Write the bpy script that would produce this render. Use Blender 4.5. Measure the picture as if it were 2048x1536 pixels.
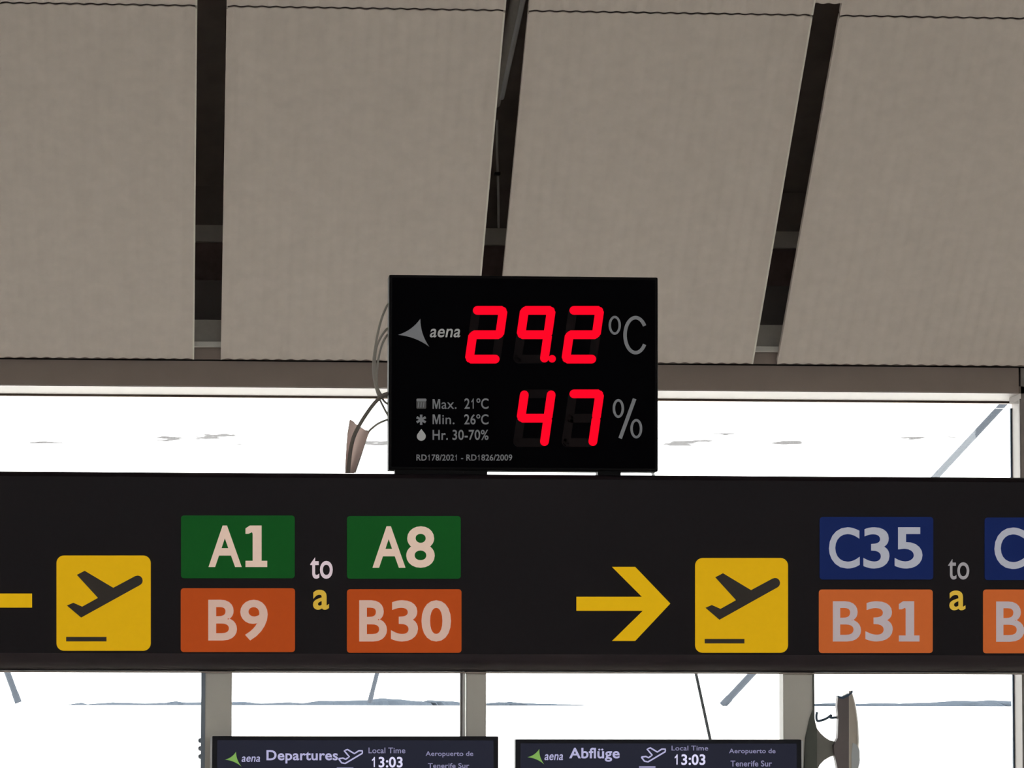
import bpy, bmesh, math, random
from mathutils import Vector, Matrix
random.seed(7)
for o in list(bpy.data.objects): bpy.data.objects.remove(o)
SC = bpy.context.scene
COL = SC.collection
R = math.radians

# ------------------------------------------------------------------ camera
FPX, W, H = 8000.0, 2048.0, 1536.0
CAM = Vector((0.0, 0.0, 2.30))
YAW, PITCH, ROLL = R(-4.6), R(4.59), R(0.09)
cd = bpy.data.cameras.new('camera'); cam = bpy.data.objects.new('camera', cd); COL.objects.link(cam)
cd.sensor_width = 36.0; cd.lens = FPX / W * 36.0; cd.clip_start = 0.1; cd.clip_end = 9000
CROT = (Matrix.Rotation(YAW, 4, 'Z') @ Matrix.Rotation(R(90) + PITCH, 4, 'X') @ Matrix.Rotation(ROLL, 4, 'Z'))
cam.matrix_world = Matrix.Translation(CAM) @ CROT
SC.camera = cam
def P(px, py, Y):
    """world point seen at pixel (px, py) on the vertical plane y = Y"""
    d = CROT.to_3x3() @ Vector(((px - W/2)/FPX, -(py - H/2)/FPX, -1.0))
    return CAM + d * ((Y - CAM.y) / d.y)

# ------------------------------------------------------------------ exposure and sky
SC.view_settings.view_transform = 'Standard'; SC.view_settings.look = 'None'
SC.view_settings.gamma = 1.0; SC.view_settings.use_curve_mapping = False
SC.view_settings.exposure = 1.30
wd = bpy.data.worlds.new('sky'); SC.world = wd; wd.use_nodes = True
nt = wd.node_tree; nt.nodes.clear()
def wn(t, **k):
    n = nt.nodes.new(t)
    for a, b in k.items(): setattr(n, a, b)
    return n
tc = wn('ShaderNodeTexCoord'); sep = wn('ShaderNodeSeparateXYZ'); nt.links.new(tc.outputs['Generated'], sep.inputs[0])
mp = wn('ShaderNodeMapping'); mp.inputs['Scale'].default_value = (55, 55, 520); nt.links.new(tc.outputs['Generated'], mp.inputs[0])
nz = wn('ShaderNodeTexNoise'); nz.inputs['Scale'].default_value = 1.0; nz.inputs['Detail'].default_value = 4; nt.links.new(mp.outputs[0], nz.inputs['Vector'])
cr = wn('ShaderNodeValToRGB'); cr.color_ramp.elements[0].position = .56; cr.color_ramp.elements[1].position = .64; nt.links.new(nz.outputs['Fac'], cr.inputs[0])
# band of thin cloud low over the hills, all round the horizon
b1 = wn('ShaderNodeMath', operation='SUBTRACT'); b1.inputs[1].default_value = .0662; nt.links.new(sep.outputs['Z'], b1.inputs[0])
b2 = wn('ShaderNodeMath', operation='ABSOLUTE'); nt.links.new(b1.outputs[0], b2.inputs[0])
b3 = wn('ShaderNodeMath', operation='LESS_THAN'); b3.inputs[1].default_value = .0016; nt.links.new(b2.outputs[0], b3.inputs[0])
b4 = wn('ShaderNodeMath', operation='MULTIPLY'); nt.links.new(cr.outputs[0], b4.inputs[0]); nt.links.new(b3.outputs[0], b4.inputs[1])
mx = wn('ShaderNodeMixRGB'); mx.inputs[1].default_value = (1.0, .99, .97, 1); mx.inputs[2].default_value = (.045, .041, .040, 1); nt.links.new(b4.outputs[0], mx.inputs[0])
bg = wn('ShaderNodeBackground'); bg.inputs['Strength'].default_value = 2.6; nt.links.new(mx.outputs[0], bg.inputs[0])
wo = wn('ShaderNodeOutputWorld'); nt.links.new(bg.outputs[0], wo.inputs[0])
sd = bpy.data.lights.new('sun', 'SUN'); sun = bpy.data.objects.new('sun', sd); COL.objects.link(sun)
sd.energy = 8.0; sd.angle = R(.6); sd.color = (1, .95, .88)
sun.rotation_euler = (R(-42), R(10), 0)      # high midday sun beyond the window wall

# ------------------------------------------------------------------ materials
def mat(name, col, rough=.6, metal=0, spec=.5, noise=0, nscale=30, bump=0, bscale=200, emit=None, estr=0, coat=0):
    m = bpy.data.materials.new(name); m.use_nodes = True
    t = m.node_tree; b = t.nodes['Principled BSDF']
    b.inputs['Base Color'].default_value = (*col, 1); b.inputs['Roughness'].default_value = rough
    b.inputs['Metallic'].default_value = metal; b.inputs['Specular IOR Level'].default_value = spec
    b.inputs['Coat Weight'].default_value = coat
    if emit:
        b.inputs['Emission Color'].default_value = (*emit, 1); b.inputs['Emission Strength'].default_value = estr
    c = t.nodes.new('ShaderNodeTexCoord')
    if noise:
        n = t.nodes.new('ShaderNodeTexNoise'); n.inputs['Scale'].default_value = nscale; n.inputs['Detail'].default_value = 5
        t.links.new(c.outputs['Object'], n.inputs['Vector'])
        mr = t.nodes.new('ShaderNodeMapRange'); mr.inputs[3].default_value = 1-noise; mr.inputs[4].default_value = 1+noise
        t.links.new(n.outputs['Fac'], mr.inputs[0])
        v = t.nodes.new('ShaderNodeVectorMath'); v.operation = 'SCALE'; v.inputs[0].default_value = col
        t.links.new(mr.outputs[0], v.inputs['Scale']); t.links.new(v.outputs[0], b.inputs['Base Color'])
    if bump:
        n2 = t.nodes.new('ShaderNodeTexNoise'); n2.inputs['Scale'].default_value = bscale; n2.inputs['Detail'].default_value = 3
        t.links.new(c.outputs['Object'], n2.inputs['Vector'])
        bu = t.nodes.new('ShaderNodeBump'); bu.inputs['Strength'].default_value = bump; bu.inputs['Distance'].default_value = .01
        t.links.new(n2.outputs['Fac'], bu.inputs['Height']); t.links.new(bu.outputs[0], b.inputs['Normal'])
    return m
M = {}
M['panel'] = mat('corrugated_panel_paint', (.74, .665, .61), .75, noise=.10, nscale=9, bump=.25, bscale=60)
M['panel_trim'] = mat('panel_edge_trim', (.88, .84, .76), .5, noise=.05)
M['void'] = mat('dark_roof_deck', (.37, .31, .28), .9, noise=.25, nscale=6)
M['purlin'] = mat('dark_painted_steel', (.78, .73, .66), .7, noise=.15, nscale=8)
M['rust'] = mat('rust_brown_steel', (.28, .20, .18), .8, noise=.5, nscale=12)
M['deep'] = mat('dark_grey_sheet', (.20, .175, .165), .8, noise=.15, nscale=7)
M['upfascia'] = mat('grey_fascia', (.62, .58, .52), .7, noise=.08)
M['upbar'] = mat('pale_bar', (.80, .78, .74), .5, noise=.04)
M['beam'] = mat('taupe_beam_paint', (.32, .26, .235), .6, noise=.10, nscale=4)
M['groove'] = mat('black_groove', (.02, .015, .015), .9, noise=.1)
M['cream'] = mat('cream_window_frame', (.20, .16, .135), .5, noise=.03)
M['gasket'] = mat('brown_gasket', (.16, .12, .10), .6, noise=.1)
M['blueline'] = mat('blue_grey_gasket', (.06, .12, .2), .5, noise=.1)
M['column'] = mat('taupe_column_paint', (.30, .27, .26), .6, noise=.1)
M['wall'] = mat('plaster', (.6, .57, .52), .8, noise=.08, nscale=3)
M['floor'] = mat('floor_stone', (.58, .545, .51), .4, noise=.12, nscale=2)
M['apron'] = mat('apron_concrete', (.72, .71, .68), .9, noise=.06, nscale=.3)
M['parapet'] = mat('white_render', (.92, .92, .92), .9, noise=.02)
M['hill'] = mat('hazy_hillside', (.030, .037, .047), 1.0, spec=0, noise=.15, nscale=.05)
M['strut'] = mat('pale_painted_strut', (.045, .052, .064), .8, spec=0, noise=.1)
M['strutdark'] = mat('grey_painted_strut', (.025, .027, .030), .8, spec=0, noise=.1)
M['sign'] = mat('black_sign_casing', (.0125, .008, .0115), .42, noise=.12, nscale=60, spec=.14)
M['glare_strip'] = mat('painted_bottom_glare', (.050, .036, .046), .42, noise=.08, spec=.5)  # purplish glow along the sign's lower edge, put into the colour
M['glare_line'] = mat('painted_bottom_reflection', (.55, .46, .42), .5, noise=.05)  # pale reflection under the sign, put into the colour
M['post'] = mat('grey_steel_post', (.88, .84, .78), .5, noise=.06, nscale=5)
M['postside'] = mat('blue_grey_post_edge', (.30, .36, .45), .5, noise=.05)
M['white_line'] = mat('white_post_edge', (.9, .9, .9), .4, noise=.02)
def plastic(name, c, e): return mat(name, c, .5, spec=.15, noise=.04, nscale=40, emit=c, estr=e)
M['green'] = plastic('green_tile', (.003, .10, .012), .14)
M['orange'] = plastic('orange_tile', (.50, .072, .008), .18)
M['orange2'] = plastic('orange_tile_dull', (.53, .115, .024), .22)
M['blue'] = plastic('blue_tile', (.006, .022, .15), .10)
M['yellow'] = plastic('yellow_tile', (.70, .40, .002), .24)
M['yarrow'] = plastic('yellow_arrow', (.72, .42, .002), .24)
M['ylet'] = plastic('yellow_letter', (.68, .44, .05), .22)
M['warm_letter'] = plastic('warm_white_letter', (.68, .50, .41), .26)
M['rose_letter'] = plastic('rose_white_letter', (.60, .41, .34), .25)
M['cool_letter'] = plastic('cool_white_letter', (.42, .43, .50), .22)  # right-hand letters: weaker backlight put into their colour
M['rose2_letter'] = plastic('dimlit_rose_letter', (.48, .41, .43), .22)  # weaker backlight on the right put into this colour too
M['bright_word'] = plastic('bright_white_word', (.75, .62, .68), .22)
M['dimlit_word'] = plastic('dimlit_white_word', (.40, .38, .40), .18)  # same white word as on the left, weaker backlight put into the colour
M['icon'] = mat('dark_symbol', (.035, .020, .012), .5, noise=.1)
M['led_face'] = mat('black_display_front', (.0015, .001, .0025), .5, noise=.1, spec=.02)
M['led_case'] = mat('black_display_case', (.004, .003, .004), .5, noise=.1, spec=.1)
M['led_on'] = mat('lit_red_segment', (.1, .0, .002), .5, spec=0, emit=(1.0, .002, .016), estr=.5)
M['led_off'] = mat('unlit_segment', (.008, .0025, .0035), .5, spec=.1)
M['print'] = mat('grey_print', (.30, .31, .34), .5, noise=.03, emit=(.30, .31, .34), estr=.05)
M['print_w'] = mat('light_print', (.62, .62, .64), .5, noise=.03, emit=(.6, .6, .6), estr=.05)
M['print_d'] = mat('dim_print', (.13, .13, .135), .5, noise=.05)
M['cable_l'] = mat('grey_cable', (.45, .42, .38), .5, noise=.05)
M['cable_d'] = mat('dark_cable', (.24, .21, .195), .5, noise=.05)
M['sleeve'] = mat('pinkish_sleeve', (.80, .69, .66), .6, noise=.06, nscale=20)
M['mon_case'] = mat('monitor_case', (.016, .017, .026), .5, spec=.2, noise=.08)
M['mon_face'] = mat('monitor_screen', (.006, .007, .012), .35, spec=.15, emit=(.013, .014, .028), estr=.35)
M['mon_edge'] = mat('silver_edge', (.92, .92, .95), .4, noise=.03)
M['mon_text'] = mat('lavender_text', (.3, .3, .4), .5, emit=(.36, .35, .56), estr=.42)
M['mon_bright'] = mat('white_text', (.3, .3, .4), .5, emit=(.66, .64, .86), estr=.40)
M['mon_dim'] = mat('dim_lavender_text', (.2, .2, .3), .5, emit=(.22, .21, .36), estr=.36)
M['mon_green'] = mat('green_logo', (.1, .2, .05), .5, emit=(.17, .34, .07), estr=.38)
M['shell'] = mat('pale_shell', (.80, .72, .64), .4, noise=.05)
M['shell_pale'] = mat('pale_blue_cover', (.72, .76, .80), .3, noise=.03)
M['backplate'] = mat('dark_back_plate', (.22, .18, .185), .5, noise=.08)
M['arm'] = mat('grey_arm', (.30, .29, .26), .5, noise=.1)
M['armdark'] = mat('green_grey_plate', (.13, .14, .12), .6, noise=.2)
g = bpy.data.materials.new('clear_glass'); g.use_nodes = True; t = g.node_tree; t.nodes.clear()
tr = t.nodes.new('ShaderNodeBsdfTransparent'); tr.inputs[0].default_value = (.97, .985, .985, 1)
gl = t.nodes.new('ShaderNodeBsdfGlossy'); gl.inputs['Roughness'].default_value = .03
fr = t.nodes.new('ShaderNodeFresnel'); fr.inputs[0].default_value = 1.45
ms = t.nodes.new('ShaderNodeMixShader'); ou = t.nodes.new('ShaderNodeOutputMaterial')
t.links.new(fr.outputs[0], ms.inputs[0]); t.links.new(tr.outputs[0], ms.inputs[1]); t.links.new(gl.outputs[0], ms.inputs[2]); t.links.new(ms.outputs[0], ou.inputs[0])
M['glass'] = g

t = M['sleeve'].node_tree; b = t.nodes['Principled BSDF']; tl = t.nodes.new('ShaderNodeBsdfTranslucent'); tl.inputs[0].default_value = (.90, .80, .77, 1)
ms = t.nodes.new('ShaderNodeMixShader'); ms.inputs[0].default_value = .6
t.links.new(b.outputs[0], ms.inputs[1]); t.links.new(tl.outputs[0], ms.inputs[2]); t.links.new(ms.outputs[0], t.nodes['Material Output'].inputs[0])

# ------------------------------------------------------------------ object helpers
ORI = {}
def origin(o): return ORI.get(o.name, Vector((0, 0, 0))) if o else Vector((0, 0, 0))
def tag(o, label=None, cat=None, group=None, kind=None):
    if label: o['label'] = label
    if cat: o['category'] = cat
    if group: o['group'] = group
    if kind: o['kind'] = kind
    return o
def empty(name, loc, label, cat, group=None):
    o = bpy.data.objects.new(name, None); COL.objects.link(o); o.location = loc; ORI[o.name] = Vector(loc)
    return tag(o, label, cat, group)
def link(name, bm, m, parent=None, base=None, smooth=False):
    """link a bmesh built in world coordinates as ONE object"""
    if isinstance(m, str): m = M[m]
    vs = [v.co for v in bm.verts]
    c = Vector(((min(v.x for v in vs)+max(v.x for v in vs))/2, (min(v.y for v in vs)+max(v.y for v in vs))/2, min(v.z for v in vs)))
    if base is not None: c = Vector(base)
    for v in bm.verts: v.co -= c
    bmesh.ops.recalc_face_normals(bm, faces=bm.faces)
    if smooth or name == 'ceiling_panel':
        for e in bm.edges:
            if len(e.link_faces) == 2 and e.calc_face_angle(0) > R(38): e.smooth = False
    me = bpy.data.meshes.new(name); bm.to_mesh(me); bm.free()
    me.materials.append(m)
    if smooth:
        for p in me.polygons: p.use_smooth = True
    o = bpy.data.objects.new(name, me); COL.objects.link(o)
    o.location = c - origin(parent); ORI[o.name] = c
    if parent: o.parent = parent
    return o
def box(bm, x0, x1, y0, y1, z0, z1, bevel=0):
    r = bmesh.ops.create_cube(bm, size=1.0)
    for v in r['verts']:
        v.co = Vector((x0+(x1-x0)*(v.co.x+.5), y0+(y1-y0)*(v.co.y+.5), z0+(z1-z0)*(v.co.z+.5)))
    if bevel:
        es = list({e for v in r['verts'] for e in v.link_edges})
        bmesh.ops.bevel(bm, geom=es, offset=bevel, segments=2, affect='EDGES', profile=.6)
def B(*a, **k):
    bm = bmesh.new(); box(bm, *a, **k); return bm
def prism(bm, pts, depth):
    """pts: world points of a closed outline in a plane y = const, given thickness towards +y"""
    f = [bm.verts.new(p) for p in pts]; b = [bm.verts.new(p + Vector((0, depth, 0))) for p in pts]
    fa = bm.faces.new(f); fb = bm.faces.new(list(reversed(b))); fa.normal_update(); fb.normal_update(); n = len(pts)
    for i in range(n): bm.faces.new((f[i], b[i], b[(i+1) % n], f[(i+1) % n]))
    bmesh.ops.triangulate(bm, faces=[x for x in bm.faces if len(x.verts) > 4])
def poly_px(pts, Y, depth, bm=None):
    bm = bm or bmesh.new(); prism(bm, [P(x, y, Y) for x, y in pts], depth); return bm
def rrect(x0, y0, x1, y1, r, n=5):
    out = []
    for cx, cy, a0 in ((x1-r, y0+r, -90), (x1-r, y1-r, 0), (x0+r, y1-r, 90), (x0+r, y0+r, 180)):
        for k in range(n+1):
            a = R(a0 + 90*k/n); out.append((cx+r*math.cos(a), cy+r*math.sin(a)))
    return out
def smooth_path(pts, n=8):
    pts = [Vector(p) for p in pts]; q = [2*pts[0]-pts[1]] + pts + [2*pts[-1]-pts[-2]]; out = []
    for i in range(1, len(q)-2):
        for k in range(n):
            u = k/n; a, b, c, d = q[i-1], q[i], q[i+1], q[i+2]
            out.append(.5*((2*b)+(c-a)*u+(2*a-5*b+4*c-d)*u*u+(3*b-3*c+d-a)*u**3))
    out.append(pts[-1]); return out
def tube(bm, pts, r, seg=8, cap=True):
    rings = []; n = len(pts)
    for i, p in enumerate(pts):
        d = (pts[min(i+1, n-1)] - pts[max(i-1, 0)]).normalized()
        a = d.cross(Vector((0, 1, 0)))
        if a.length < .05: a = d.cross(Vector((1, 0, 0)))
        a.normalize(); b = d.cross(a)
        rr = r[i] if isinstance(r, list) else r
        rings.append([bm.verts.new(p + rr*(math.cos(2*math.pi*k/seg)*a + math.sin(2*math.pi*k/seg)*b)) for k in range(seg)])
    for i in range(n-1):
        for k in range(seg):
            bm.faces.new((rings[i][k], rings[i][(k+1) % seg], rings[i+1][(k+1) % seg], rings[i+1][k]))
    if cap: bm.faces.new(rings[0]); bm.faces.new(list(reversed(rings[-1])))
def T(pts, r, seg=8):
    bm = bmesh.new(); tube(bm, pts, r, seg); return bm
_tcache = {}
def text_mesh(s, weight=0.0, shear=0.0, space=1.0):
    k = (s, weight, shear, space)
    if k not in _tcache:
        c = bpy.data.curves.new('lettering_outline', 'FONT'); c.body = s; c.offset = weight; c.shear = shear; c.space_character = space
        c.extrude = .5; c.resolution_u = 5
        o = bpy.data.objects.new('lettering_outline', c); COL.objects.link(o)
        bpy.context.view_layer.update()
        me = bpy.data.meshes.new_from_object(o.evaluated_get(bpy.context.evaluated_depsgraph_get()))
        bpy.data.objects.remove(o); _tcache[k] = me
    return _tcache[k]
ONE_PLAIN = [(.30, 0), (.46, 0), (.46, 1.0), (.34, 1.0), (.30, .92), (.20, .82), (.06, .74), (.06, .60), (.20, .66), (.30, .74)]
ONE_FOOT = [(.0, 0), (1.0, 0), (1.0, .15), (.74, .15), (.74, 1.0), (.20, 1.0), (.0, .93), (.0, .80), (.14, .80), (.30, .84), (.33, .80), (.33, .15), (.0, .15)]
def glyph(bm, ch, weight, shear, foot=False):
    """adds one glyph (z from 0 front to 1 back), returns its advance"""
    hgt = max(v.co.y for v in text_mesh('H', weight, 0).vertices)
    st = len(bm.verts)
    if ch == 'M':
        pts = [(x_*hgt, y_*hgt) for x_, y_ in ((.06, 0), (.06, 1), (.27, 1), (.47, .34), (.67, 1), (.88, 1), (.88, 0), (.74, 0), (.74, .80), (.54, 0), (.40, 0), (.20, .80), (.20, 0))]
    if ch == '1':
        pts = ONE_FOOT if foot else [(a*1.15+.16, b) for a, b in ONE_PLAIN]
        pts = [(a*hgt*.62 + shear*b*hgt, b*hgt) for a, b in pts]
    if ch in '1M':
        vs = [[bm.verts.new((a, b, z)) for a, b in pts] for z in (0, 1)]
        fs = [bm.faces.new(vs[0]), bm.faces.new(vs[1][::-1])]
        for f_ in fs: f_.normal_update()
        for k in range(len(pts)):
            l = (k+1) % len(pts); bm.faces.new((vs[0][k], vs[1][k], vs[1][l], vs[0][l]))
        bmesh.ops.triangulate(bm, faces=fs)
        return adv('0', weight, 0) if ch == '1' else .96*hgt
    if ch != ' ':
        me = text_mesh(ch, weight, shear); bm.from_mesh(me); bm.verts.ensure_lookup_table()
        for v in bm.verts[st:]: v.co.z = 0 if v.co.z > 0 else 1
    return adv(ch, weight, shear)
def adv(ch, weight, shear):
    w_ = lambda s_: (lambda xs: max(xs)-min(xs))([v.co.x for v in text_mesh(s_, weight, 0).vertices])
    return w_('H'+ch+'H') - w_('HH')
def lettering(s, x0, y0, x1, y1, Y, m, parent, depth=.004, weight=0, shear=0, space=1, name='lettering', pieces=None):
    """text fitted to the pixel box on plane Y (front), thickness depth behind; pieces = [(char, x0, x1)] to place glyphs singly"""
    bm = bmesh.new()
    for word, a, b in (pieces or [(s, x0, x1)]):
        st = len(bm.verts); x = 0
        for ch in word:
            s0 = len(bm.verts); w_ = glyph(bm, ch, weight, shear, foot=bool(pieces)); bm.verts.ensure_lookup_table()
            for v in bm.verts[s0:]: v.co.x += x
            x += w_*(1.04 if len(word) > 1 else 1)
        vs = bm.verts[st:]; xs = [v.co.x for v in vs]; ys = [v.co.y for v in vs]
        X0, X1, Y0, Y1 = min(xs), max(xs), min(ys), max(ys)
        for v in vs:
            u, w = (v.co.x-X0)/(X1-X0), (v.co.y-Y0)/(Y1-Y0)
            p = P(a+(b-a)*u, y1+(y0-y1)*w, Y); v.co = Vector((p.x, p.y + depth*v.co.z, p.z))
    return link(name, bm, m, parent)

# ------------------------------------------------------------------ the building: floor, walls, window wall
YW = 30.0                                    # window wall
XL, XR = -13.0, 17.0
zb_hi = P(414, 722, YW).z; zb_lo = P(414, 772.5, YW).z      # taupe head beam
z_pan = P(414, 717.5, YW-.12).z                               # lower edge of the ceiling panels
SD = Vector((0, -math.cos(R(35.8)), math.sin(R(35.8))))       # up the slope, towards the viewer
SN = Vector((0, -math.sin(R(35.8)), -math.cos(R(35.8))))      # outward (down) normal of the panels
DECKZ = 9.4
def structure(name, bm, m, parent=None):
    return tag(link(name, bm, m, parent), kind=None if parent else 'structure')
structure('floor', B(XL, XR, -14, YW+1, -.2, 0), 'floor')
structure('wall_left', B(XL-.3, XL, -14, YW+1, 0, DECKZ), 'wall')
structure('wall_right', B(XR, XR+.3, -14, YW+1, 0, DECKZ), 'wall')
# back wall behind the viewer: sill, head and mullions around its added glazing
bm = bmesh.new(); box(bm, XL, XR, -14.3, -14, 0, 5.6); box(bm, XL, XR, -14.3, -14, 8.2, DECKZ)
for i in range(7): x = XL + (XR-XL)*i/6; box(bm, x-.15, x+.15, -14.3, -14, 5.6, 8.2)
structure('wall_back', bm, 'wall')
wb = structure('window_fill', B(XL, XR, -14.2, -14.18, 5.6, 8.2), 'glass')  # unseen glazing, added to bring fill light into the hall
# ceiling: sloping roof deck over the panels, flat deck above the hall, upper front wall in strips
deck0 = Vector((0, YW+.42, P(1400, 452, YW+.4).z + .25))
top_len = (DECKZ - deck0.z) / SD.z
bm = bmesh.new()
pts = [Vector((XL, *deck0.yz)), Vector((XR, *deck0.yz)), Vector((XR, *(deck0+SD*top_len).yz)), Vector((XL, *(deck0+SD*top_len).yz))]
f = [bm.verts.new(p) for p in pts]; b = [bm.verts.new(p - SN*.15) for p in pts]
bm.faces.new(f); bm.faces.new(b[::-1])
for i in range(4): bm.faces.new((f[i], b[i], b[(i+1) % 4], f[(i+1) % 4]))
ceil = structure('ceiling', bm, 'void')
link('flat_deck', B(XL, XR, -14.3, (deck0+SD*top_len).y+.1, DECKZ, DECKZ+.15), 'wall', ceil)

yz = lambda py, Y: P(414, py, Y).z
wf = structure('wall_front', B(XL, XR, YW+.40, YW+.55, zb_hi, deck0.z+.05), 'void')
link('purlin', B(XL, XR, YW+.22, YW+.399, yz(483, YW+.22), yz(450, YW+.22)), 'purlin', wf)
link('steel_channel', B(XL, XR, YW+.30, YW+.399, yz(560, YW+.3), yz(485, YW+.3)), 'rust', wf)
link('backing_sheet', B(XL, XR, YW+.10, YW+.399, yz(639, YW+.10), yz(560.5, YW+.10)), 'deep', wf)
link('fascia', B(XL, XR, YW-.04, YW+.399, yz(683, YW-.04), yz(639.5, YW-.04)), 'upfascia', wf)
link('rail', B(XL, XR, YW-.12, YW-.042, yz(693, YW-.12), yz(683, YW-.12)), 'upbar', wf)
link('lower_fascia', B(XL, XR, YW-.02, YW+.399, yz(718.5, YW-.02), yz(694, YW-.02)), 'beam', wf)
link('shadow_groove', B(XL, XR, YW+.03, YW+.38, zb_hi-.03, yz(718.5, YW-.02)-.001), 'groove', wf)
# head beam: one length left of the joint, the column line at the right
xj = P(2040.5, 760, YW).x
bh = structure('trim_1', B(XL, xj-.012, YW, YW+.45, zb_lo, zb_hi), 'beam')
structure('trim_2', B(xj+.008, XR, YW+.02, YW+.45, zb_lo-.05, zb_hi), 'column')
link('shadow_groove', B(xj-.012, xj+.008, YW+.03, YW+.45, zb_lo, zb_hi), 'groove', bh)
# soffit of the window frame, runs outwards from the beam
SOF = .80
xm0 = P(2023, 860, YW+.15).x; xm1 = P(2023, 860, YW+SOF).x + .60
structure('trim_3', B(XL, xm1, YW+.02, YW+SOF, zb_lo-.005, zb_lo+.05), 'cream').data
bm = B(XL, xm1, YW+SOF, YW+SOF+.08, yz(793.5, YW+SOF)-.004, zb_lo+.05)
structure('trim_4', bm, 'gasket')
# window to the right column: upright of the frame, then the column
xu = P(2030, 900, YW+.2).x
xr_ = P(2023, 860, YW+SOF).x; xcp = P(2042, 860, YW-.05).x
up = structure('trim_5', B(xr_, xr_+.60, YW+.48, YW+SOF, 0, zb_lo-.005, bevel=.004), 'cream')
link('gasket', B(xr_-.012, xr_-.001, YW+SOF-.02, YW+SOF+.04, 0, zb_lo-.06), 'blueline', up)
structure('wall_column', B(xcp+.002, xcp+.62, YW-.05, YW-.002, 0, zb_lo-.05), 'column')
structure('trim_6', B(xcp-.008, xcp+.001, YW-.045, YW-.002, 0, zb_lo-.05), 'column')
w1 = structure('window_2', B(XL, xr_-.013, YW+SOF+.01, YW+SOF+.022, .02, zb_lo-.06), 'glass')
w2 = structure('window_3', B(xr_+.61, XR, YW+.60, YW+.612, .02, zb_lo-.01), 'glass')

# ------------------------------------------------------------------ corrugated ceiling panels
def panel_edges(row):
    """x of both edges of each gap, read on the lower edge of the first row"""
    xs = []
    for a, b in ((388, 441.5), (947, 989), (1505.5, 1554)):
        xs.append((P(a, 720, YW-.12).x, P(b, 720, YW-.12).x))
    return xs
gaps = panel_edges(0)
pitch = (gaps[2][0] - gaps[0][0]) / 2
PER = (gaps[2][0]-gaps[1][1]) / 21.0
LEN = 3.68
gw = .195
PANELS = []
k0 = -6; k1 = 9
edges = {}
for k in range(k0, k1):
    if k in (0, 1, 2): edges[k] = gaps[k]
    elif k < 0: edges[k] = (gaps[0][0] + pitch*k, gaps[0][1] + pitch*k)
    else: edges[k] = (gaps[2][0] + pitch*(k-2), gaps[2][1] + pitch*(k-2))
cp = empty('ceiling_panels', (2.0, YW, z_pan), 'row of grey corrugated metal sheets sloping above the window', 'ceiling')
cp.name = 'corrugated_ceiling'; ORI[cp.name] = Vector((2.0, YW, z_pan))
cp['kind'] = 'structure'
for kk in ('label', 'category'): del cp[kk]
cp.name = 'ceiling_1'; ORI['ceiling_1'] = Vector((2.0, YW, z_pan))
AMP = .005
def sheet(x0, x1, base, L):
    bm = bmesh.new(); nper = max(1, round((x1-x0)/PER)); n = nper*8
    rows = []
    for t_ in (0, L):
        for off in (0, .008):
            row = []
            for i in range(n+1):
                u = i/n; x = x0+(x1-x0)*u
                h = AMP*math.cos(2*math.pi*nper*u)
                row.append(bm.verts.new(Vector((x, *(base + SD*t_ + SN*(h-off)).yz))))
            rows.append(row)
    a, a2, b_, b2 = rows
    for i in range(n):
        bm.faces.new((a[i], a[i+1], b_[i+1], b_[i])); bm.faces.new((a2[i], b2[i], b2[i+1], a2[i+1]))
        bm.faces.new((a[i], a2[i], a2[i+1], a[i+1])); bm.faces.new((b_[i], b_[i+1], b2[i+1], b2[i]))
    bm.faces.new((a[0], b_[0], b2[0], a2[0])); bm.faces.new((a[n], a2[n], b2[n], b_[n]))
    return bm
def strip(x, base, L, w=.012):
    bm = bmesh.new()
    c = [Vector((xx, *(base + SD*t_ + SN*s).yz)) for t_ in (0, L) for xx in (x-w/2, x+w/2) for s in (-.04, .012)]
    v = [bm.verts.new(p) for p in c]
    for q in ((0,1,3,2),(4,6,7,5),(0,4,5,1),(2,3,7,6),(0,2,6,4),(1,5,7,3)): bm.faces.new([v[i] for i in q])
    return bm
for row in range(2):
    base = Vector((0, YW-.12, z_pan)) + SD*(LEN*row) + SN*(.006*row)
    for k in range(k0, k1-1):
        x0, x1 = edges[k][1], edges[k+1][0]
        o = link('ceiling_panel', sheet(x0+.006, x1-.006, base, LEN-.026), 'panel', cp, smooth=False)
        for p in o.data.polygons: p.use_smooth = True
        link('edge_trim', strip(x0+.004, base+SD*.004, LEN-.032, .008), 'panel', o)
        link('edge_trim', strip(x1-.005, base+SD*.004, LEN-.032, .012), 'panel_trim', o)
# short plate closing the third gap at the top of the frame
g2 = edges[2]
base = Vector((0, YW-.12, z_pan)) + SD*(LEN+.118) + SN*.018
link('closing_plate', sheet(g2[0]-.03, g2[1]+.03, base, .9), 'panel', cp)

# bits in the void above the gaps
vr = empty('roof_brace', P(1015, 120, 27.6), 'pale diagonal tube showing in the middle dark ceiling gap', 'roof brace')
a, b = P(996, 176, 28.2), P(1040, -40, 27.3)
link('tube', T([a + (a-b)*.15, b + (b-a)*.3], .040, 12), 'upfascia', vr, smooth=True)
link('flange', T([a + (a-b)*.1 + Vector((.035, -.035, 0)), b + (b-a)*.25 + Vector((.05, -.035, 0))], .022), 'white_line', vr)
cb = link('cable', T(smooth_path([P(994, 240, 28.9), P(994, 300, 29.1), P(995.5, 350, 29.4), P(996.5, 400, 29.6), P(997, 455, 29.8)]), .009, 6), 'upbar')
tag(cb, 'thin grey cable hanging inside the middle dark ceiling gap', 'cable')
link('cable_clip', poly_px(rrect(989, 344, 1001, 350, 2), 29.35, .05), 'groove', cb)

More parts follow.
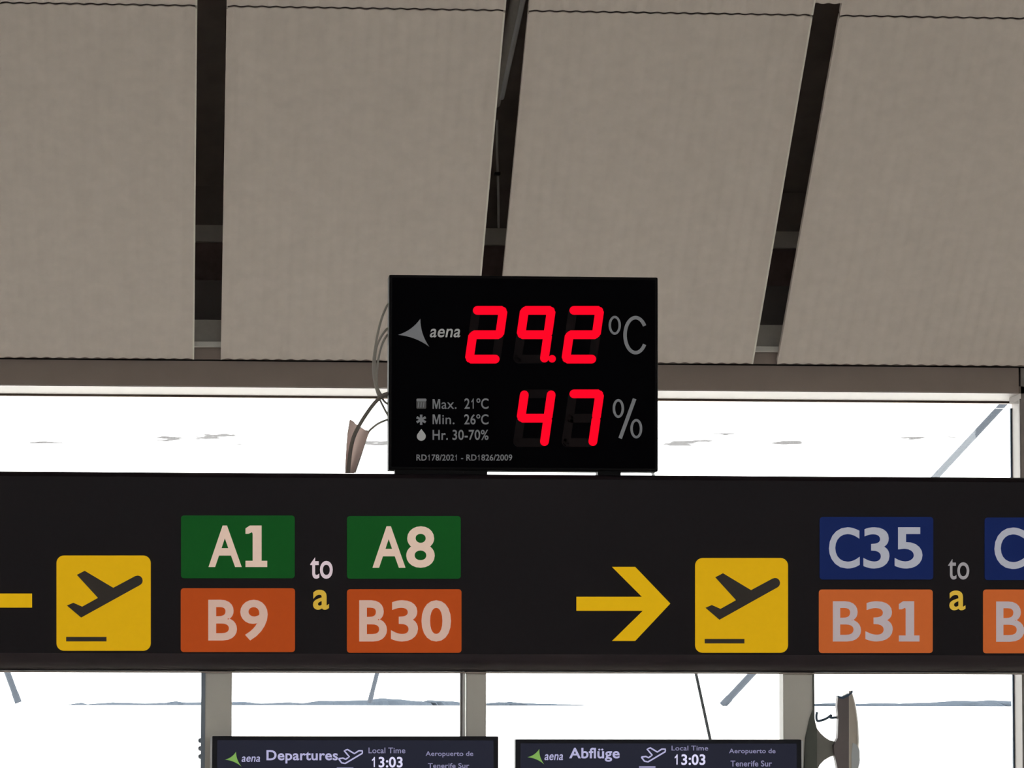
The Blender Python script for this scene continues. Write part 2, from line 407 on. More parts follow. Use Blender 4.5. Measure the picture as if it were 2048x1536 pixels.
# ------------------------------------------------------------------ outdoors
structure('floor_outside', B(-1500, 1700, -300, 3000, -1.2, -.9), 'apron')
YP = 45.0
zp = P(1024, 1411.5, YP).z
pw = structure('wall_outside', B(-16, 24, YP, YP+.4, -.9, zp), 'parapet')
def strut(a, b, Y0, Y1, wpx, m, label, grp=None, lo=0, hi=0):
    A, Bp = P(*a, Y0), P(*b, Y1)
    if lo: A = A + (A-Bp)*lo
    if hi: Bp = Bp + (Bp-A)*hi
    r = wpx/2 * Y0/FPX
    root = empty('diagonal_strut', A, label, 'strut', grp)
    link('tube', T([A + (Bp-A)*k/6 for k in range(7)], r, 32), m, root, smooth=True)
    d = (Bp-A).normalized()
    link('end_sleeve', T([A, A + d*.12], r*1.12, 14), m, root, smooth=True)
    return root
YS = YP+.2
ztop = P(1024, 742, YS).z
def up_to(a, b, py):   # extend the pixel line a-b to row py
    return (b[0] + (a[0]-b[0])*(py-b[1])/(a[1]-b[1]), py)
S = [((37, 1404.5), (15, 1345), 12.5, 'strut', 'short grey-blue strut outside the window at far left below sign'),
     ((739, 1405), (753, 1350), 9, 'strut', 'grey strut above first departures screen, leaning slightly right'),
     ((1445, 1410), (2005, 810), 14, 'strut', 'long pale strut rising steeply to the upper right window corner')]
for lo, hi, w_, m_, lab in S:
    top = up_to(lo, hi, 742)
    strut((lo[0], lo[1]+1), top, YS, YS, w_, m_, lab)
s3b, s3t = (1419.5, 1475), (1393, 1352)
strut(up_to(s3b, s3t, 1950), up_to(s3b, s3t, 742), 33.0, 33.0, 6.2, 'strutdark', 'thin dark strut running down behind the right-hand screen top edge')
eb = link('roof_edge_beam', B(-18, 26, YS-.2, YS+.2, ztop-.02, ztop+.35), 'parapet'); tag(eb, kind='structure')
eb.name = 'trim_7'
eb2 = link('trim_8', B(-6, 12, 32.85, 33.15, P(1300, 742, 33).z-.02, P(1300, 742, 33).z+.3), 'parapet'); tag(eb2, kind='structure')

def ridge(prof, Y, label, depth=120):
    """prof: [(px, height above the base line in px)]"""
    bm = bmesh.new(); base = 1413
    pts = []
    for i in range(len(prof)-1):
        for k in range(4):
            u = k/4; pts.append((prof[i][0]+(prof[i+1][0]-prof[i][0])*u, prof[i][1]*(1-u)+prof[i+1][1]*u + random.uniform(-.35, .35)))
    pts.append(prof[-1])
    rows = []
    for j, hs in enumerate((0, .72, 1, .6, 0)):
        r_ = []
        for x, h in pts:
            p = P(x, base - (h+3)*hs, Y); r_.append(bm.verts.new(Vector((p.x, Y + depth*(j-2)/2 + random.uniform(-8, 8), p.z if hs else -.9))))
        rows.append(r_)
    for j in range(4):
        for i in range(len(pts)-1): bm.faces.new((rows[j][i], rows[j][i+1], rows[j+1][i+1], rows[j+1][i]))
    for s in (0, -1): bm.faces.new([r_[s] for r_ in rows])
    bm.faces.new(list(rows[0]) + list(reversed(rows[-1])))
    o = link('distant_ridge', bm, 'hill', smooth=False)
    return tag(o, label, 'hill', 'hazy hills on the horizon')
ridge([(100, .2), (135, .6), (150, 3.2), (162, 4.6), (176, 1.8), (225, 5), (290, 3.4), (330, 4.4), (352, 8), (372, 5), (410, 6)], 1500, 'low thin distant ridge seen left of the left post')
ridge([(440, 2), (466, 6), (492, 6.5), (520, 3), (580, 5.5), (604, 3.5), (640, 9), (668, 8), (700, 9), (735, 10), (760, 13.5), (800, 11), (843, 7.5)], 1500, 'widest distant ridge, seen between left and middle posts')
ridge([(849, 7), (858, 10), (872, 9), (912, 7)], 1500, 'short block-like distant ridge just left of the middle post')
ridge([(978, 1), (985, 5), (992, 2), (1000, 6.5), (1008, 2), (1016, 7), (1026, 3), (1060, 3.6), (1098, 2.5), (1150, .3)], 1500, 'bumpy low ridge seen right of the middle post')
ridge([(1634, 2), (1665, 4.5), (1690, 2), (1735, 3), (1760, 4), (1790, 3), (1853, 5)], 1500, 'thin distant ridge behind the curved shell fixture')
ridge([(1861, 5), (1880, 6), (1905, 8), (1926, 9), (1934, 5)], 1500, 'short distant ridge second from the window upright at right')
ridge([(1940, 4), (1955, 7), (1978, 10), (2010, 8), (2017, 6)], 1500, 'short distant ridge nearest the window upright at right')

# ------------------------------------------------------------------ the overhead sign
YF = 16.0
x0, x1 = P(-210, 1150, YF).x, P(2330, 1150, YF).x
zt, zl = P(1024, 948.5, YF).z, P(1024, 1343.5, YF).z
sg = empty('overhead_sign', ((x0+x1)/2, YF+.18, 0), 'long black overhead sign beam with gate numbers and takeoff symbols', 'sign')
DEP = .36
prof = [(0, zt-.02), (.006, zt-.006), (.02, zt)]
prof += [(DEP-.02, zt), (DEP, zt-.02)]
ra, rb_ = .17, .07
for k in range(0, 9):
    a = R(90*k/8); prof.append((DEP - ra + ra*math.cos(a), zl + rb_ - rb_*math.sin(a)))
for k in range(0, 13):
    a = R(90*k/12); prof.append((ra - ra*math.sin(a), zl + rb_ - rb_*math.cos(a)))
bm = bmesh.new()
L_ = [bm.verts.new((x0, YF+y, z)) for y, z in prof]; R_ = [bm.verts.new((x1, YF+y, z)) for y, z in prof]
n = len(prof)
for i in range(n): bm.faces.new((L_[i], L_[(i+1) % n], R_[(i+1) % n], R_[i]))
bm.faces.new(L_); bm.faces.new(R_[::-1])
body = link('casing', bm, 'sign', sg)
for p in body.data.polygons: p.use_smooth = len(p.vertices) == 4 and p.area < 1.5 and abs(p.normal.z) > .02
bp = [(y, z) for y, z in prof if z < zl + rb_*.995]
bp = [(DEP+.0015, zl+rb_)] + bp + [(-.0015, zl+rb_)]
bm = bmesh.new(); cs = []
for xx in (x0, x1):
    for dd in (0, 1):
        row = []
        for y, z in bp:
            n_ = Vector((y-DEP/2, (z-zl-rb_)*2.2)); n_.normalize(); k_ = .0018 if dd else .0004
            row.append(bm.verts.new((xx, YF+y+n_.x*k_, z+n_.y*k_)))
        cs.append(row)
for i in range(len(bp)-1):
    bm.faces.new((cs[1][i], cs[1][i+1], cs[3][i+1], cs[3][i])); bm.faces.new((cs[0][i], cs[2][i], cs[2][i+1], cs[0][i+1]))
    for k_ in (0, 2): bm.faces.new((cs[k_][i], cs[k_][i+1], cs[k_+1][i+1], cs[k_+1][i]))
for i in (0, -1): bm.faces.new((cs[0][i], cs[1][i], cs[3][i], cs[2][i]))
link('bottom_glare_strip', bm, 'glare_strip', sg, smooth=True)  # added strip, its lighter tone stands for the glow on the curved bottom
link('bottom_glare_line', B(x0, x1, YF+.10, YF+.125, zl-.006, zl-.0008), 'glare_line', sg)  # added thin bar, stands for window light reflected at the lower edge
# end caps
for xx, s in ((x0, -1), (x1, 1)):
    link('end_cap', B(min(xx, xx+s*.02), max(xx, xx+s*.02), YF+.02, YF+DEP-.02, zl+.03, zt-.02, bevel=.006), 'led_case', sg)

TH = .006
def tile(x0, y0, x1, y1, m, r=6):
    bm = poly_px(rrect(x0, y0, x1, y1, r), YF-TH, TH+.004)
    return link('gate_tile', bm, m, sg)
YT = YF - TH - .003
t_ = tile(362, 1031, 589.5, 1156.5, 'green'); t_['label'] = 'green gate tile reading A1'
lettering('A1', 0, 1051, 0, 1134, YT, 'warm_letter', t_, weight=.021, pieces=[('A', 417, 483.5), ('1', 491, 534.5)])
t_ = tile(694, 1032, 921.5, 1157.5, 'green'); t_['label'] = 'green gate tile reading A8'
lettering('A8', 0, 1052.5, 0, 1135.5, YT, 'warm_letter', t_, weight=.021, pieces=[('A', 745, 811), ('8', 812.5, 869.5)])
t_ = tile(361.5, 1176.5, 590, 1304, 'orange'); t_['label'] = 'orange gate tile reading B9'
lettering('B9', 0, 1199.5, 0, 1281, YT, 'rose_letter', t_, weight=.021, pieces=[('B', 416.5, 474), ('9', 480.5, 535.5)])
t_ = tile(694, 1178.5, 923, 1305.5, 'orange'); t_['label'] = 'orange gate tile reading B30'
lettering('B30', 0, 1200.5, 0, 1283, YT, 'rose_letter', t_, weight=.021, pieces=[('B', 718.5, 774), ('3', 782, 836), ('0', 843, 902)])
t_ = tile(1639.5, 1034, 1866.5, 1159, 'blue'); t_['label'] = 'blue gate tile reading C35'
lettering('C35', 0, 1054.5, 0, 1137, YT, 'cool_letter', t_, weight=.015, pieces=[('C', 1658, 1719.5), ('3', 1727, 1779), ('5', 1789.5, 1845)])
t_ = tile(1638, 1179, 1865.5, 1306, 'orange2'); t_['label'] = 'dull orange gate tile reading B31'
lettering('B31', 0, 1202.5, 0, 1283, YT, 'rose2_letter', t_, weight=.015, pieces=[('B', 1666, 1722), ('3', 1731, 1785.5), ('1', 1798, 1839)])
t_ = tile(1969.5, 1035, 2196, 1160, 'blue'); t_['label'] = 'blue gate tile cut off after its letter C'
lettering('C', 1989, 1055, 2050.5, 1138, YT, 'cool_letter', t_, weight=.015)
t_ = tile(1966.5, 1179, 2194, 1306.5, 'orange2'); t_['label'] = 'dull orange gate tile cut off after its letter B'
lettering('B', 1992.5, 1203, 2048.5, 1283.5, YT, 'rose2_letter', t_, weight=.015)
YL = YF - .004
o = lettering('to', 620.5, 1114.5, 665.5, 1157.5, YL, 'bright_word', sg, .008, weight=.012, name='word'); o['label'] = 'bright white word to'
o = lettering('a', 626, 1179.5, 658, 1219.5, YL, 'ylet', sg, .008, weight=.021, name='word'); o['label'] = 'yellow letter a between B9 and B30'
o = lettering('to', 1896.5, 1118, 1938.5, 1159, YL, 'dimlit_word', sg, .008, weight=.004, name='word'); o['label'] = 'white word to, dimmer backlight in its colour'
o = lettering('a', 1899, 1181, 1931, 1220.5, YL, 'ylet', sg, .008, weight=.012, name='word'); o['label'] = 'yellow letter a right of B31'
cx = lambda a: 1120 + a/2.207; cy = lambda a: 1010 + a/2.207
ar = [(230, 273), (332, 273), (487, 435), (332, 600), (230, 600), (366, 467), (73, 467), (73, 405), (362, 405)]
link('arrow', poly_px([(cx(a), cy(b)) for a, b in ar], YF-TH, TH+.004), 'yarrow', sg)['label'] = 'yellow arrow pointing right'
aw = [(64 - (cx(a)-1153.1), cy(b)-6.5) for a, b in ar]
link('arrow', poly_px(aw[::-1], YF-TH, TH+.004), 'yarrow', sg)['label'] = 'yellow arrow pointing left, only its shaft in view'
def pictogram(px0, py0, px1, py1, lab):
    # outline measured on a tile 880 x 885 units
    f = lambda a, b: (px0 + (a-525)/880*(px1-px0), py0 + (b-470)/885*(py1-py0))
    t_ = link('pictogram_tile', poly_px(rrect(px0, py0, px1, py1, 15, 8), YF-TH, TH+.004), 'yellow', sg); t_['label'] = lab
    pts = [(715, 650), (788, 612), (1055, 770), (1262, 660)]
    for k in range(0, 9):
        a = R(-118 + k*(180/8)); pts.append((1283 + 47*math.cos(a), 703 + 47*math.sin(a)))
    pts += [(755, 1047), (622, 935), (682, 909), (765, 945), (912, 864)]
    link('airplane_symbol', poly_px([f(a, b) for a, b in pts], YT+.001, .004), 'icon', t_)
    link('runway_bar', poly_px([f(*q) for q in ((615, 1226), (992, 1226), (992, 1268), (615, 1268))], YT+.001, .004), 'icon', t_)
pictogram(113, 1111, 301.5, 1301.5, 'yellow takeoff tile beside the left arrow')
pictogram(1390.5, 1116, 1576, 1305.5, 'yellow takeoff tile beside the right arrow')

# posts that carry the sign
def post(pxa, pxb, name='post', d=.12, m='post'):
    xa, xb = P(pxa, 1400, YF+.12).x, P(pxb, 1400, YF+.12).x
    bm = bmesh.new(); box(bm, xa, xb, YF+.12, YF+.12+d, .012, zl+.015, bevel=.006)
    o = link(name, bm, m, sg); return o, xa, xb
pl, pla, plb = post(402.5, 464)
link('side_strip', B(pla-.001, pla+.016, YF+.112, YF+.1199, .012, zl+.005), 'postside', pl)
link('base_plate', B(pla-.06, plb+.06, YF+.04, YF+.32, 0, .012), 'post', sg)
pm, pma, pmb = post(933, 972.5)
link('side_rail', B(P(925, 1400, YF+.12).x, P(930, 1400, YF+.12).x, YF+.12, YF+.17, .012, zl+.01), 'white_line', pm)
link('side_rail', B(P(921, 1400, YF+.12).x, P(924.8, 1400, YF+.12).x, YF+.13, YF+.17, .012, zl+.01), 'cable_d', pm)
link('base_plate', B(pma-.06, pmb+.06, YF+.04, YF+.32, 0, .012), 'post', sg)
pr, pra, prb = post(1566.5, 1628)
link('side_strip', B(prb-.006, prb+.001, YF+.112, YF+.1199, .012, zl+.005), 'armdark', pr)
link('base_plate', B(pra-.06, prb+.06, YF+.04, YF+.32, 0, .012), 'post', sg)
# collars where each post enters the casing
for xa, xb in ((pla, plb), (pma, pmb), (pra, prb)):
    link('collar', B(xa-.012, xb+.012, YF+.108, YF+.25, zl+.001, zl+.012), 'sign', sg)
for cyy in (1481, 1497, 1513):
    p = P(401, cyy, YF+.15)
    bm = bmesh.new(); bmesh.ops.create_uvsphere(bm, u_segments=12, v_segments=8, radius=.010, matrix=Matrix.Translation(p))
    link('knob', bm, 'postside', sg, smooth=True)

# ------------------------------------------------------------------ climate display on top of the sign
YD = YF + .03
q = lambda a, b: (760 + a/3.593, 540 + b/3.593)
db = empty('climate_display', (P(1046, 945, YD).x, YD+.06, zt), 'black board with glowing red digits standing on the sign beam', 'display')
bl, br = P(777.5, 700, YD).x, P(1316, 700, YD).x
zt2, zb2 = P(1046, 552, YD).z, P(1046, 941.5, YD).z
link('case', B(bl, br, YD, YD+.11, zb2, zt2, bevel=.006), 'led_case', db)
link('front_panel', B(bl+.012, br-.012, YD-.003, YD+.002, zb2+.012, zt2-.012), 'led_face', db)
link('foot', B(P(790, 945, YD).x, P(975, 945, YD).x, YD+.005, YD+.10, zt, zb2), 'led_case', db)
link('foot', B(P(1196, 945, YD).x, P(1242, 945, YD).x, YD+.005, YD+.10, zt, zb2), 'led_case', db)
YG = YD - .006
SLX = 50/350.
def digit(lx, ty, segs, name='digit'):
    """lx, ty: centre of the top-left corner of the figure (crop units)"""
    Wd, Hh, TW = 193, 175, 31
    def pt(u, v): return (lx + u*Wd - SLX*v*Hh, ty + v*Hh)     # u 0..1, v 0..2
    ends = {'a': ((0, 0), (1, 0)), 'b': ((1, 0), (1, 1)), 'c': ((1, 1), (1, 2)), 'd': ((0, 2), (1, 2)), 'e': ((0, 1), (0, 2)), 'f': ((0, 0), (0, 1)), 'g': ((0, 1), (1, 1))}
    root = None
    order = [s for s in 'abcdefg' if s in segs] + [s for s in 'abcdefg' if s not in segs]
    for s in order:
        (u0, v0), (u1, v1) = ends[s]; a = Vector(pt(u0, v0)); b = Vector(pt(u1, v1)); d = (b-a).normalized(); nn = Vector((-d.y, d.x))
        a2 = a + d*3; b2 = b - d*3
        pts = []
        # a free end is round, a joined end is mitred
        def joined(pp, me):
            return any(e != me and e in segs and pp in ends[e] for e in ends)
        for cpt, dd, pp in ((b2, d, (u1, v1)), (a2, -d, (u0, v0))):
            n2 = Vector((-dd.y, dd.x))
            if joined(pp, s):
                pts += [cpt - n2*TW - dd*(TW*.15), cpt - n2*(TW*.35) + dd*(TW*.82), cpt + dd*TW*.0 + dd*(TW*.82) + n2*(TW*.35), cpt + n2*TW - dd*(TW*.15)]
            else:
                for k in range(9):
                    an = R(-90 + 180*k/8); pts.append(cpt - dd*4 + n2*(TW*math.sin(an)) + dd*(TW*math.cos(an)))
        on = s in segs
        bm = poly_px([q(*p_) for p_ in pts], YG if on else YG+.0015, .002)
        o = link('segment', bm, 'led_on' if on else 'led_off', db)
        if not on: o['label'] = 'unlit dark segment'
digit(692, 290, 'abged'); digit(1038, 290, 'abcfg'); digit(1386, 290, 'abged')
digit(1038, 890, 'bcfg'); digit(1386, 890, 'abc')
link('decimal_point', poly_px([q(1237+27*math.cos(R(a)), 638+27*math.sin(R(a))) for a in range(0, 360, 24)], YG-.0003, .002), 'led_on', db)
def arcpts(p0, p1, bulge, n=8):
    p0, p1 = Vector(p0), Vector(p1); m_ = (p0+p1)/2; d = p1-p0; nn = Vector((-d.y, d.x)).normalized()*bulge; out = []
    for k in range(n):
        u = k/n; out.append(p0*(1-u)**2 + (m_+nn*2)*2*u*(1-u)/1 + p1*u*u if False else p0.lerp(p1, u) + nn*4*u*(1-u))
    return out
def swoosh(A, Bp, C, k, Y, m, parent, tf, depth=.002):
    pts = arcpts(A, Bp, k) + arcpts(Bp, C, k) + arcpts(C, A, k)
    link('logo', poly_px([tf(*p_) for p_ in pts], Y, depth), m, parent)
swoosh((290, 350), (354, 551), (130, 466), 17, YG, 'print', db, q)
def lq(s, a, b, c, d, m='print', **k): return lettering(s, *q(a, b), *q(c, d), YG, m, db, .002, **k)
lq('aena', 358, 422, 577, 484, 'print_w', weight=.012, shear=.2)
def ring(cx_, cy_, rx, ry, w, name='lettering', slant=0, Y=None, tf=q, m='print', parent=None):
    bm = bmesh.new(); n = 36; F = []
    for dd in (0, .002):
        for k_ in (0, 1):
            F.append([bm.verts.new(P(*tf(cx_+(rx-w*k_)*math.cos(2*math.pi*i/n), cy_+(ry-w*k_)*math.sin(2*math.pi*i/n)), Y or YG) + Vector((0, dd, 0))) for i in range(n)])
    o_, i_, o2, i2 = F
    for i in range(n):
        j = (i+1) % n
        for s4 in ((o_, i_), (i2, o2), (o2, o_), (i_, i2)): bm.faces.new((s4[0][i], s4[0][j], s4[1][j], s4[1][i]))
    return link(name, bm, m, parent or db)
ring(1687, 397, 44, 68, 17)
# C as a thin open stroke
def stroke(path, w, m='print', tf=q, Y=None, parent=None, name='lettering', depth=.002, closed=False):
    pts = [Vector(p_) for p_ in path]; n = len(pts); Lf, Rt = [], []
    for i in range(n):
        d = (pts[min(i+1, n-1)]-pts[max(i-1, 0)]).normalized(); nn = Vector((-d.y, d.x))*w/2
        Lf.append(pts[i]+nn); Rt.append(pts[i]-nn)
    bm = bmesh.new()
    f_ = [[bm.verts.new(P(*tf(*p_), Y or YG) + Vector((0, dd, 0))) for p_ in side] for dd in (0, depth) for side in (Lf, Rt)]
    for i in range(n-1):
        bm.faces.new((f_[0][i], f_[0][i+1], f_[1][i+1], f_[1][i])); bm.faces.new((f_[2][i], f_[3][i], f_[3][i+1], f_[2][i+1]))
        bm.faces.new((f_[0][i], f_[2][i], f_[2][i+1], f_[0][i+1])); bm.faces.new((f_[1][i], f_[1][i+1], f_[3][i+1], f_[3][i]))
    for i in (0, n-1): bm.faces.new((f_[0][i], f_[1][i], f_[3][i], f_[2][i]))
    return link(name, bm, m, parent or db)
stroke([(1837 + 76*math.cos(R(a)) , 468 + 126*math.sin(R(a))) for a in range(-32, -330, -8)], 25)
ring(1713, 995, 41, 68, 18); ring(1842, 1140, 43, 70, 18)
stroke([(1830, 925), (1726, 1210)], 26)
lq('Max.', 378, 928, 550, 998, weight=.002); lq('21ºC', 607, 922, 780, 998, weight=.012)
lq('Min.', 378, 1038, 535, 1108, weight=.002); lq('26ºC', 605, 1036, 780, 1110, weight=.012)
lq('Hr. 30-70%', 378, 1148, 780, 1222, weight=.012)
lq('RD178/2021 - RD1826/2009', 262, 1325, 950, 1370, 'print', weight=.012)
ic = link('sun_icon', poly_px([q(*p_) for p_ in rrect(262, 938, 332, 996, 6)], YG, .002), 'print_d', db)
link('icon_bar', poly_px([q(*p_) for p_ in rrect(262, 924, 334, 944, 8)], YG-.0004, .002), 'print', db)
for dx in (278, 297, 316): stroke([(dx, 950), (dx-4, 988)], 7, 'print', name='icon_bar', Y=YG-.0004)
bm = bmesh.new()
for k in range(6):
    a = R(90 + 60*k); d = Vector((math.cos(a), math.sin(a))); nn = Vector((-d.y, d.x)); c = Vector((296, 1076))
    pts = [c + nn*7, c + d*37 + nn*9, c + d*37 - nn*9, c - nn*7]
    poly_px([q(*p_) for p_ in pts], YG - .0001*k, .002, bm)
link('snowflake_icon', bm, 'print', db)
pts = [(297, 1142)] + [(297 + 32*math.cos(R(a)), 1195 + 32*math.sin(R(a))) for a in range(-38, 220, 14)]
link('drop_icon', poly_px([q(*p_) for p_ in pts], YG, .002), 'print_w', db)

# ------------------------------------------------------------------ cables and sleeve left of the display
c7 = lambda a, b, dy=0: P(640 + a/4.042, 580 + b/4.042, YD + .05 + dy)
def cable(pts, r, m, label):
    o = link('cable', T(smooth_path([c7(*p_) for p_ in pts]), r, 8), m, smooth=True)
    return tag(o, label, 'cable', 'loose cables left of the display')
cable([(560, 110), (540, 130), (502, 220), (472, 330), (452, 430), (437, 520), (430, 600), (432, 690), (452, 790), (482, 880), (520, 960), (548, 1010), (552, 1020)], .0045, 'cable_l', 'grey cable leaving the display highest and looping lowest')
cable([(560, 300, .02), (532, 325, .02), (490, 385, .02), (458, 460, .02), (444, 560, .02), (446, 680, .02), (466, 790, .02), (486, 850, .02), (520, 900, .02), (560, 930, .02)], .0045, 'cable_l', 'grey cable forming the middle of three loops beside display')
cable([(560, 350, .04), (535, 375, .04), (502, 440, .04), (478, 530, .04), (464, 610, .04), (458, 700, .04), (462, 780, .04), (500, 850, .04), (560, 870, .04)], .0045, 'cable_l', 'grey cable forming the tightest innermost loop beside display')
zs = zt
cable([(552, 835, -.03), (545, 838, -.03), (500, 858, -.03), (440, 915, -.03), (370, 1010, -.03), (312, 1105, -.03), (272, 1190, -.02), (248, 1290, -.02), (234, 1400, -.02), (228, 1478, -.02)], .0078, 'cable_d', 'thick dark cable bending from display down into the pinkish sleeve')
cable([(552, 1045, .03), (480, 1075, .03), (430, 1110, .03), (392, 1150, .03), (362, 1230, .03), (330, 1330, .03), (280, 1478, .03)], .0045, 'cable_l', 'thin grey cable entering behind the right rim of the sleeve')
# open sleeve: curved sheet
bm = bmesh.new(); rows = []
Lp = [(240, 1045), (222, 1150), (213, 1250), (206, 1370), (202, 1482)]
Rp = [(400, 1145), (372, 1220), (340, 1310), (305, 1400), (276, 1482)]
for th in (0, .003):
    for (a, b), (c, d) in zip(Lp, Rp):
        r_ = []
        for i in range(11):
            u = i/10; dy = .045*(math.sin(math.pi*u)) + th
            sag = 0 if b > 1060 else 18*math.sin(math.pi*u)*-.2 + (10 if .2 < u < .9 else 0)
            r_.append(bm.verts.new(c7(a+(c-a)*u, b+(d-b)*u+sag, dy-.03)))
        rows.append(r_)
for s in (0, 5):
    for j in range(4):
        for i in range(10): bm.faces.new((rows[s+j][i], rows[s+j][i+1], rows[s+j+1][i+1], rows[s+j+1][i]))
for j in range(4):
    for i in (0, 10): bm.faces.new((rows[j][i], rows[j+1][i], rows[j+6][i], rows[j+5][i]))
for i in range(10):
    for j in (0, 4): bm.faces.new((rows[j][i], rows[j][i+1], rows[j+5][i+1], rows[j+5][i]))
tag(link('cable_sleeve', bm, 'sleeve', smooth=True), 'pinkish open cable sleeve standing on the sign left of display', 'cable sleeve')

# ------------------------------------------------------------------ flight information screens
YM = YF + .035
e5 = lambda a, b: (380 + a/3.151, 1320 + b/3.151)
e6 = lambda a, b: (1000 + a/2.695, 1320 + b/2.695)
def monitor(pxa, pxb, ytop, label, edge):
    xa, xb = P(pxa, ytop, YM).x, P(pxb, ytop, YM).x; z1 = P((pxa+pxb)/2, ytop, YM).z; z0 = z1 - (xb-xa)*.57
    r = empty('flight_screen', ((xa+xb)/2, YM+.04, z0), label, 'screen', 'flight information screens')
    link('case', B(xa, xb, YM, YM+.07, z0, z1, bevel=.004), 'mon_case', r)
    link('screen', B(xa+.02, xb-.02, YM-.002, YM+.003, z0+.02, z1-.016), 'mon_face', r)
    ex = xa - .008 if edge < 0 else xb
    link('edge_strip', B(ex, ex+.008, YM+.005, YM+.05, z0, z1-.005), 'mon_edge', r)
    link('bracket', B((xa+xb)/2-.2, (xa+xb)/2+.2, YM+.0701, YM+.08, z0+.15, z1-.15), 'mon_case', r)
    return r
ma = monitor(424.5, 997, 1472.5, 'dark flight screen headed Departures, left of the pair', -1)
mb = monitor(1031, 1603, 1479, 'dark flight screen headed Abflüge, right of the pair', 1)
link('mount_rail', B(pla, pmb, YM+.081, YF+.1199, P(700, 1536, YM).z-.12, P(700, 1536, YM).z-.04), 'post', sg)
link('mount_rail', B(P(1060, 1536, YM).x, prb, YM+.081, YF+.1199, P(700, 1536, YM).z-.12, P(700, 1536, YM).z-.04), 'post', sg)
YX = YM - .004
def mt(tf, r, s, a, b, c, d, m='mon_text', **k):
    return lettering(s, *tf(a, b), *tf(c, d), YX, m, r, .002, **k)
swoosh((290, 578), (325, 672), (220, 628), 9, YX, 'mon_green', ma, e5)
mt(e5, ma, 'aena', 325, 608, 442, 642, weight=.01, shear=.2)
mt(e5, ma, 'Departures', 482, 568, 932, 652, weight=.02)
mt(e5, ma, 'Local Time', 1125, 552, 1357, 588, 'mon_dim', weight=.012)
mt(e5, ma, '13:03', 1147, 610, 1340, 678, 'mon_bright', weight=.02)
mt(e5, ma, 'Aeropuerto de', 1485, 575, 1785, 614, 'mon_dim', weight=.012)
mt(e5, ma, 'Tenerife Sur', 1500, 650, 1760, 682, 'mon_dim', weight=.012)
def plane_icon(tf, ox, oy, k, r):
    pts = [(0, 62), (28, 58), (45, 66), (68, 50), (36, 12), (56, 4), (100, 30), (128, 12), (150, 12), (150, 28), (42, 92), (20, 88), (0, 62)]
    P2 = []
    for i in range(len(pts)-1):
        for u in (0, .5): P2.append((ox+k*(pts[i][0]*(1-u)+pts[i+1][0]*u), oy+k*(pts[i][1]*(1-u)+pts[i+1][1]*u)))
    P2.append(P2[0])
    stroke(P2, 9*k, 'mon_text', tf, YX, r, 'airplane_symbol')
plane_icon(e5, 936, 560, 1.0, ma)
link('row_bar', poly_px([e5(925, 677), e5(1030, 677), e5(1030, 700), e5(925, 700)], YX, .002), 'mon_dim', ma)
swoosh((212, 480), (238, 562), (148, 524), 8, YX, 'mon_green', mb, e6)
mt(e6, mb, 'aena', 240, 508, 340, 540, weight=.01, shear=.2)
mt(e6, mb, 'Abflüge', 373, 473, 645, 548, weight=.02)
mt(e6, mb, 'Local Time', 925, 462, 1122, 488, 'mon_dim', weight=.008)
mt(e6, mb, '13:03', 942, 508, 1107, 566, 'mon_bright', weight=.02)
mt(e6, mb, 'Aeropuerto de', 1235, 478, 1485, 510, 'mon_dim', weight=.012)
mt(e6, mb, 'Tenerife Sur', 1243, 542, 1466, 574, 'mon_dim', weight=.012)
plane_icon(e6, 762, 470, .86, mb)
link('row_bar', poly_px([e6(750, 572), e6(838, 572), e6(838, 590), e6(750, 590)], YX, .002), 'mon_dim', mb)

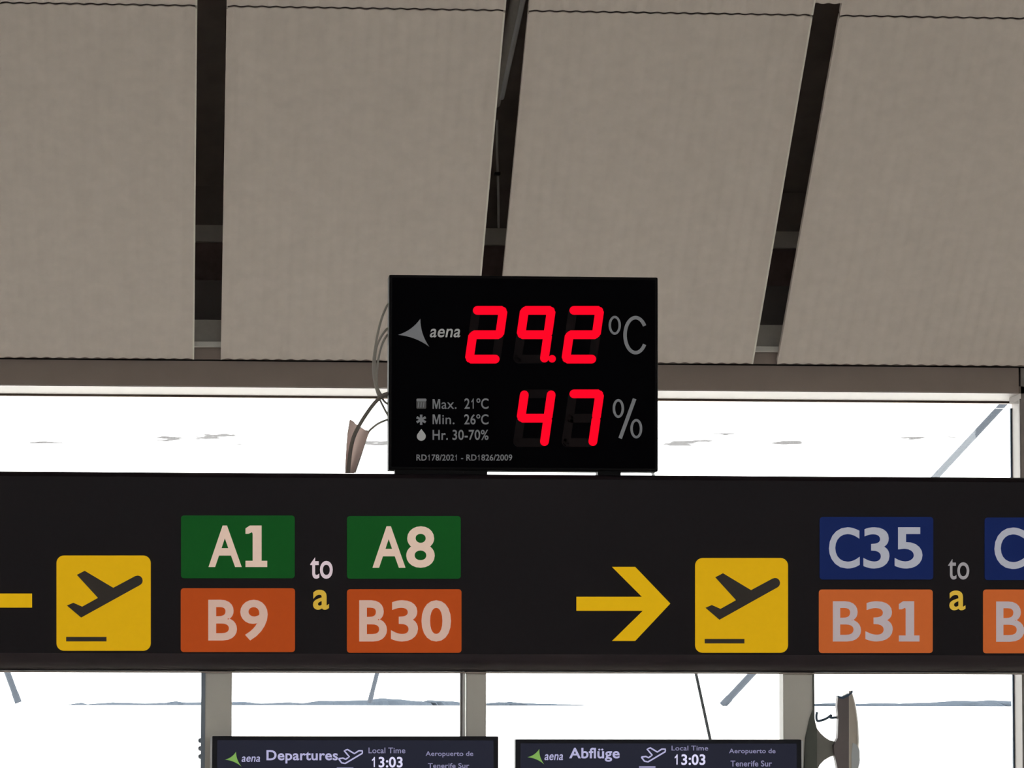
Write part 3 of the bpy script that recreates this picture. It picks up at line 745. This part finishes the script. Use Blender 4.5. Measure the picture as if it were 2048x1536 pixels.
# ------------------------------------------------------------------ fixture on the right post
f5 = lambda a, b: (1550 + a/4.112, 1340 + b/4.112)
YK = YF + .10
fx = empty('column_fixture', (P(1700, 1600, YK).x, YK+.08, P(1700, 1600, YK).z), 'pale curved-shell fixture with dark back plate bracketed to the right post', 'fixture')
link('mount_plate', poly_px([f5(*p_) for p_ in ((250, 560), (285, 400), (318, 310), (330, 420), (345, 480), (345, 1000), (230, 1000))], YK+.008, .011), 'armdark', fx)
armp = [(325, 430), (345, 480), (375, 520), (410, 552), (450, 578), (505, 590), (505, 700), (450, 715), (405, 742), (370, 778), (345, 830), (325, 900)]
link('arm', poly_px([f5(*p_) for p_ in armp], YK+.03, .06), 'arm', fx)
link('back_plate', poly_px([f5(*p_) for p_ in ((518, 218), (560, 222), (612, 198), (618, 400), (618, 980), (590, 1010), (520, 1010), (512, 800), (490, 690), (485, 620), (515, 560), (522, 400), (512, 300))], YK-.01, .05), 'backplate', fx)
link('top_edge', poly_px([f5(*p_) for p_ in ((516, 210), (555, 220), (600, 200), (642, 168), (640, 186), (605, 216), (560, 238), (522, 232))], YK-.014, .05), 'blueline', fx)
bm = bmesh.new(); rows = []
SH = [(172, 642), (200, 655), (250, 673), (330, 692), (430, 706), (560, 713), (700, 710), (800, 698), (900, 676), (980, 645)]
for b_, xr in SH:
    r_ = []
    for k in range(13):
        a = R(-90 + 180*k/12)
        xx = 604 + (xr-604)*math.cos(a)**.75 if math.cos(a) > 1e-6 else 604
        p = P(*f5(xx, b_), YK); r_.append(bm.verts.new(Vector((p.x, YK + .07 + .082*math.sin(a), p.z))))
    rows.append(r_)
for j in range(len(rows)-1):
    for k in range(12): bm.faces.new((rows[j][k], rows[j][k+1], rows[j+1][k+1], rows[j+1][k]))
    bm.faces.new((rows[j][0], rows[j+1][0], rows[j+1][12], rows[j][12]))
bm.faces.new(rows[0]); bm.faces.new(rows[-1][::-1])
link('shell', bm, 'shell', fx, smooth=True)
link('cover', poly_px([f5(*p_) for p_ in ((640, 600), (672, 612), (696, 660), (700, 750), (688, 800), (670, 860), (632, 900), (630, 700))], YK-.018, .02), 'shell_pale', fx)
link('wire', T(smooth_path([P(*f5(*p_), YK+.04) for p_ in ((347, 345), (340, 385), (350, 418), (390, 412), (430, 395), (462, 372), (458, 392), (520, 390))]), .005, 6), 'blueline', fx)
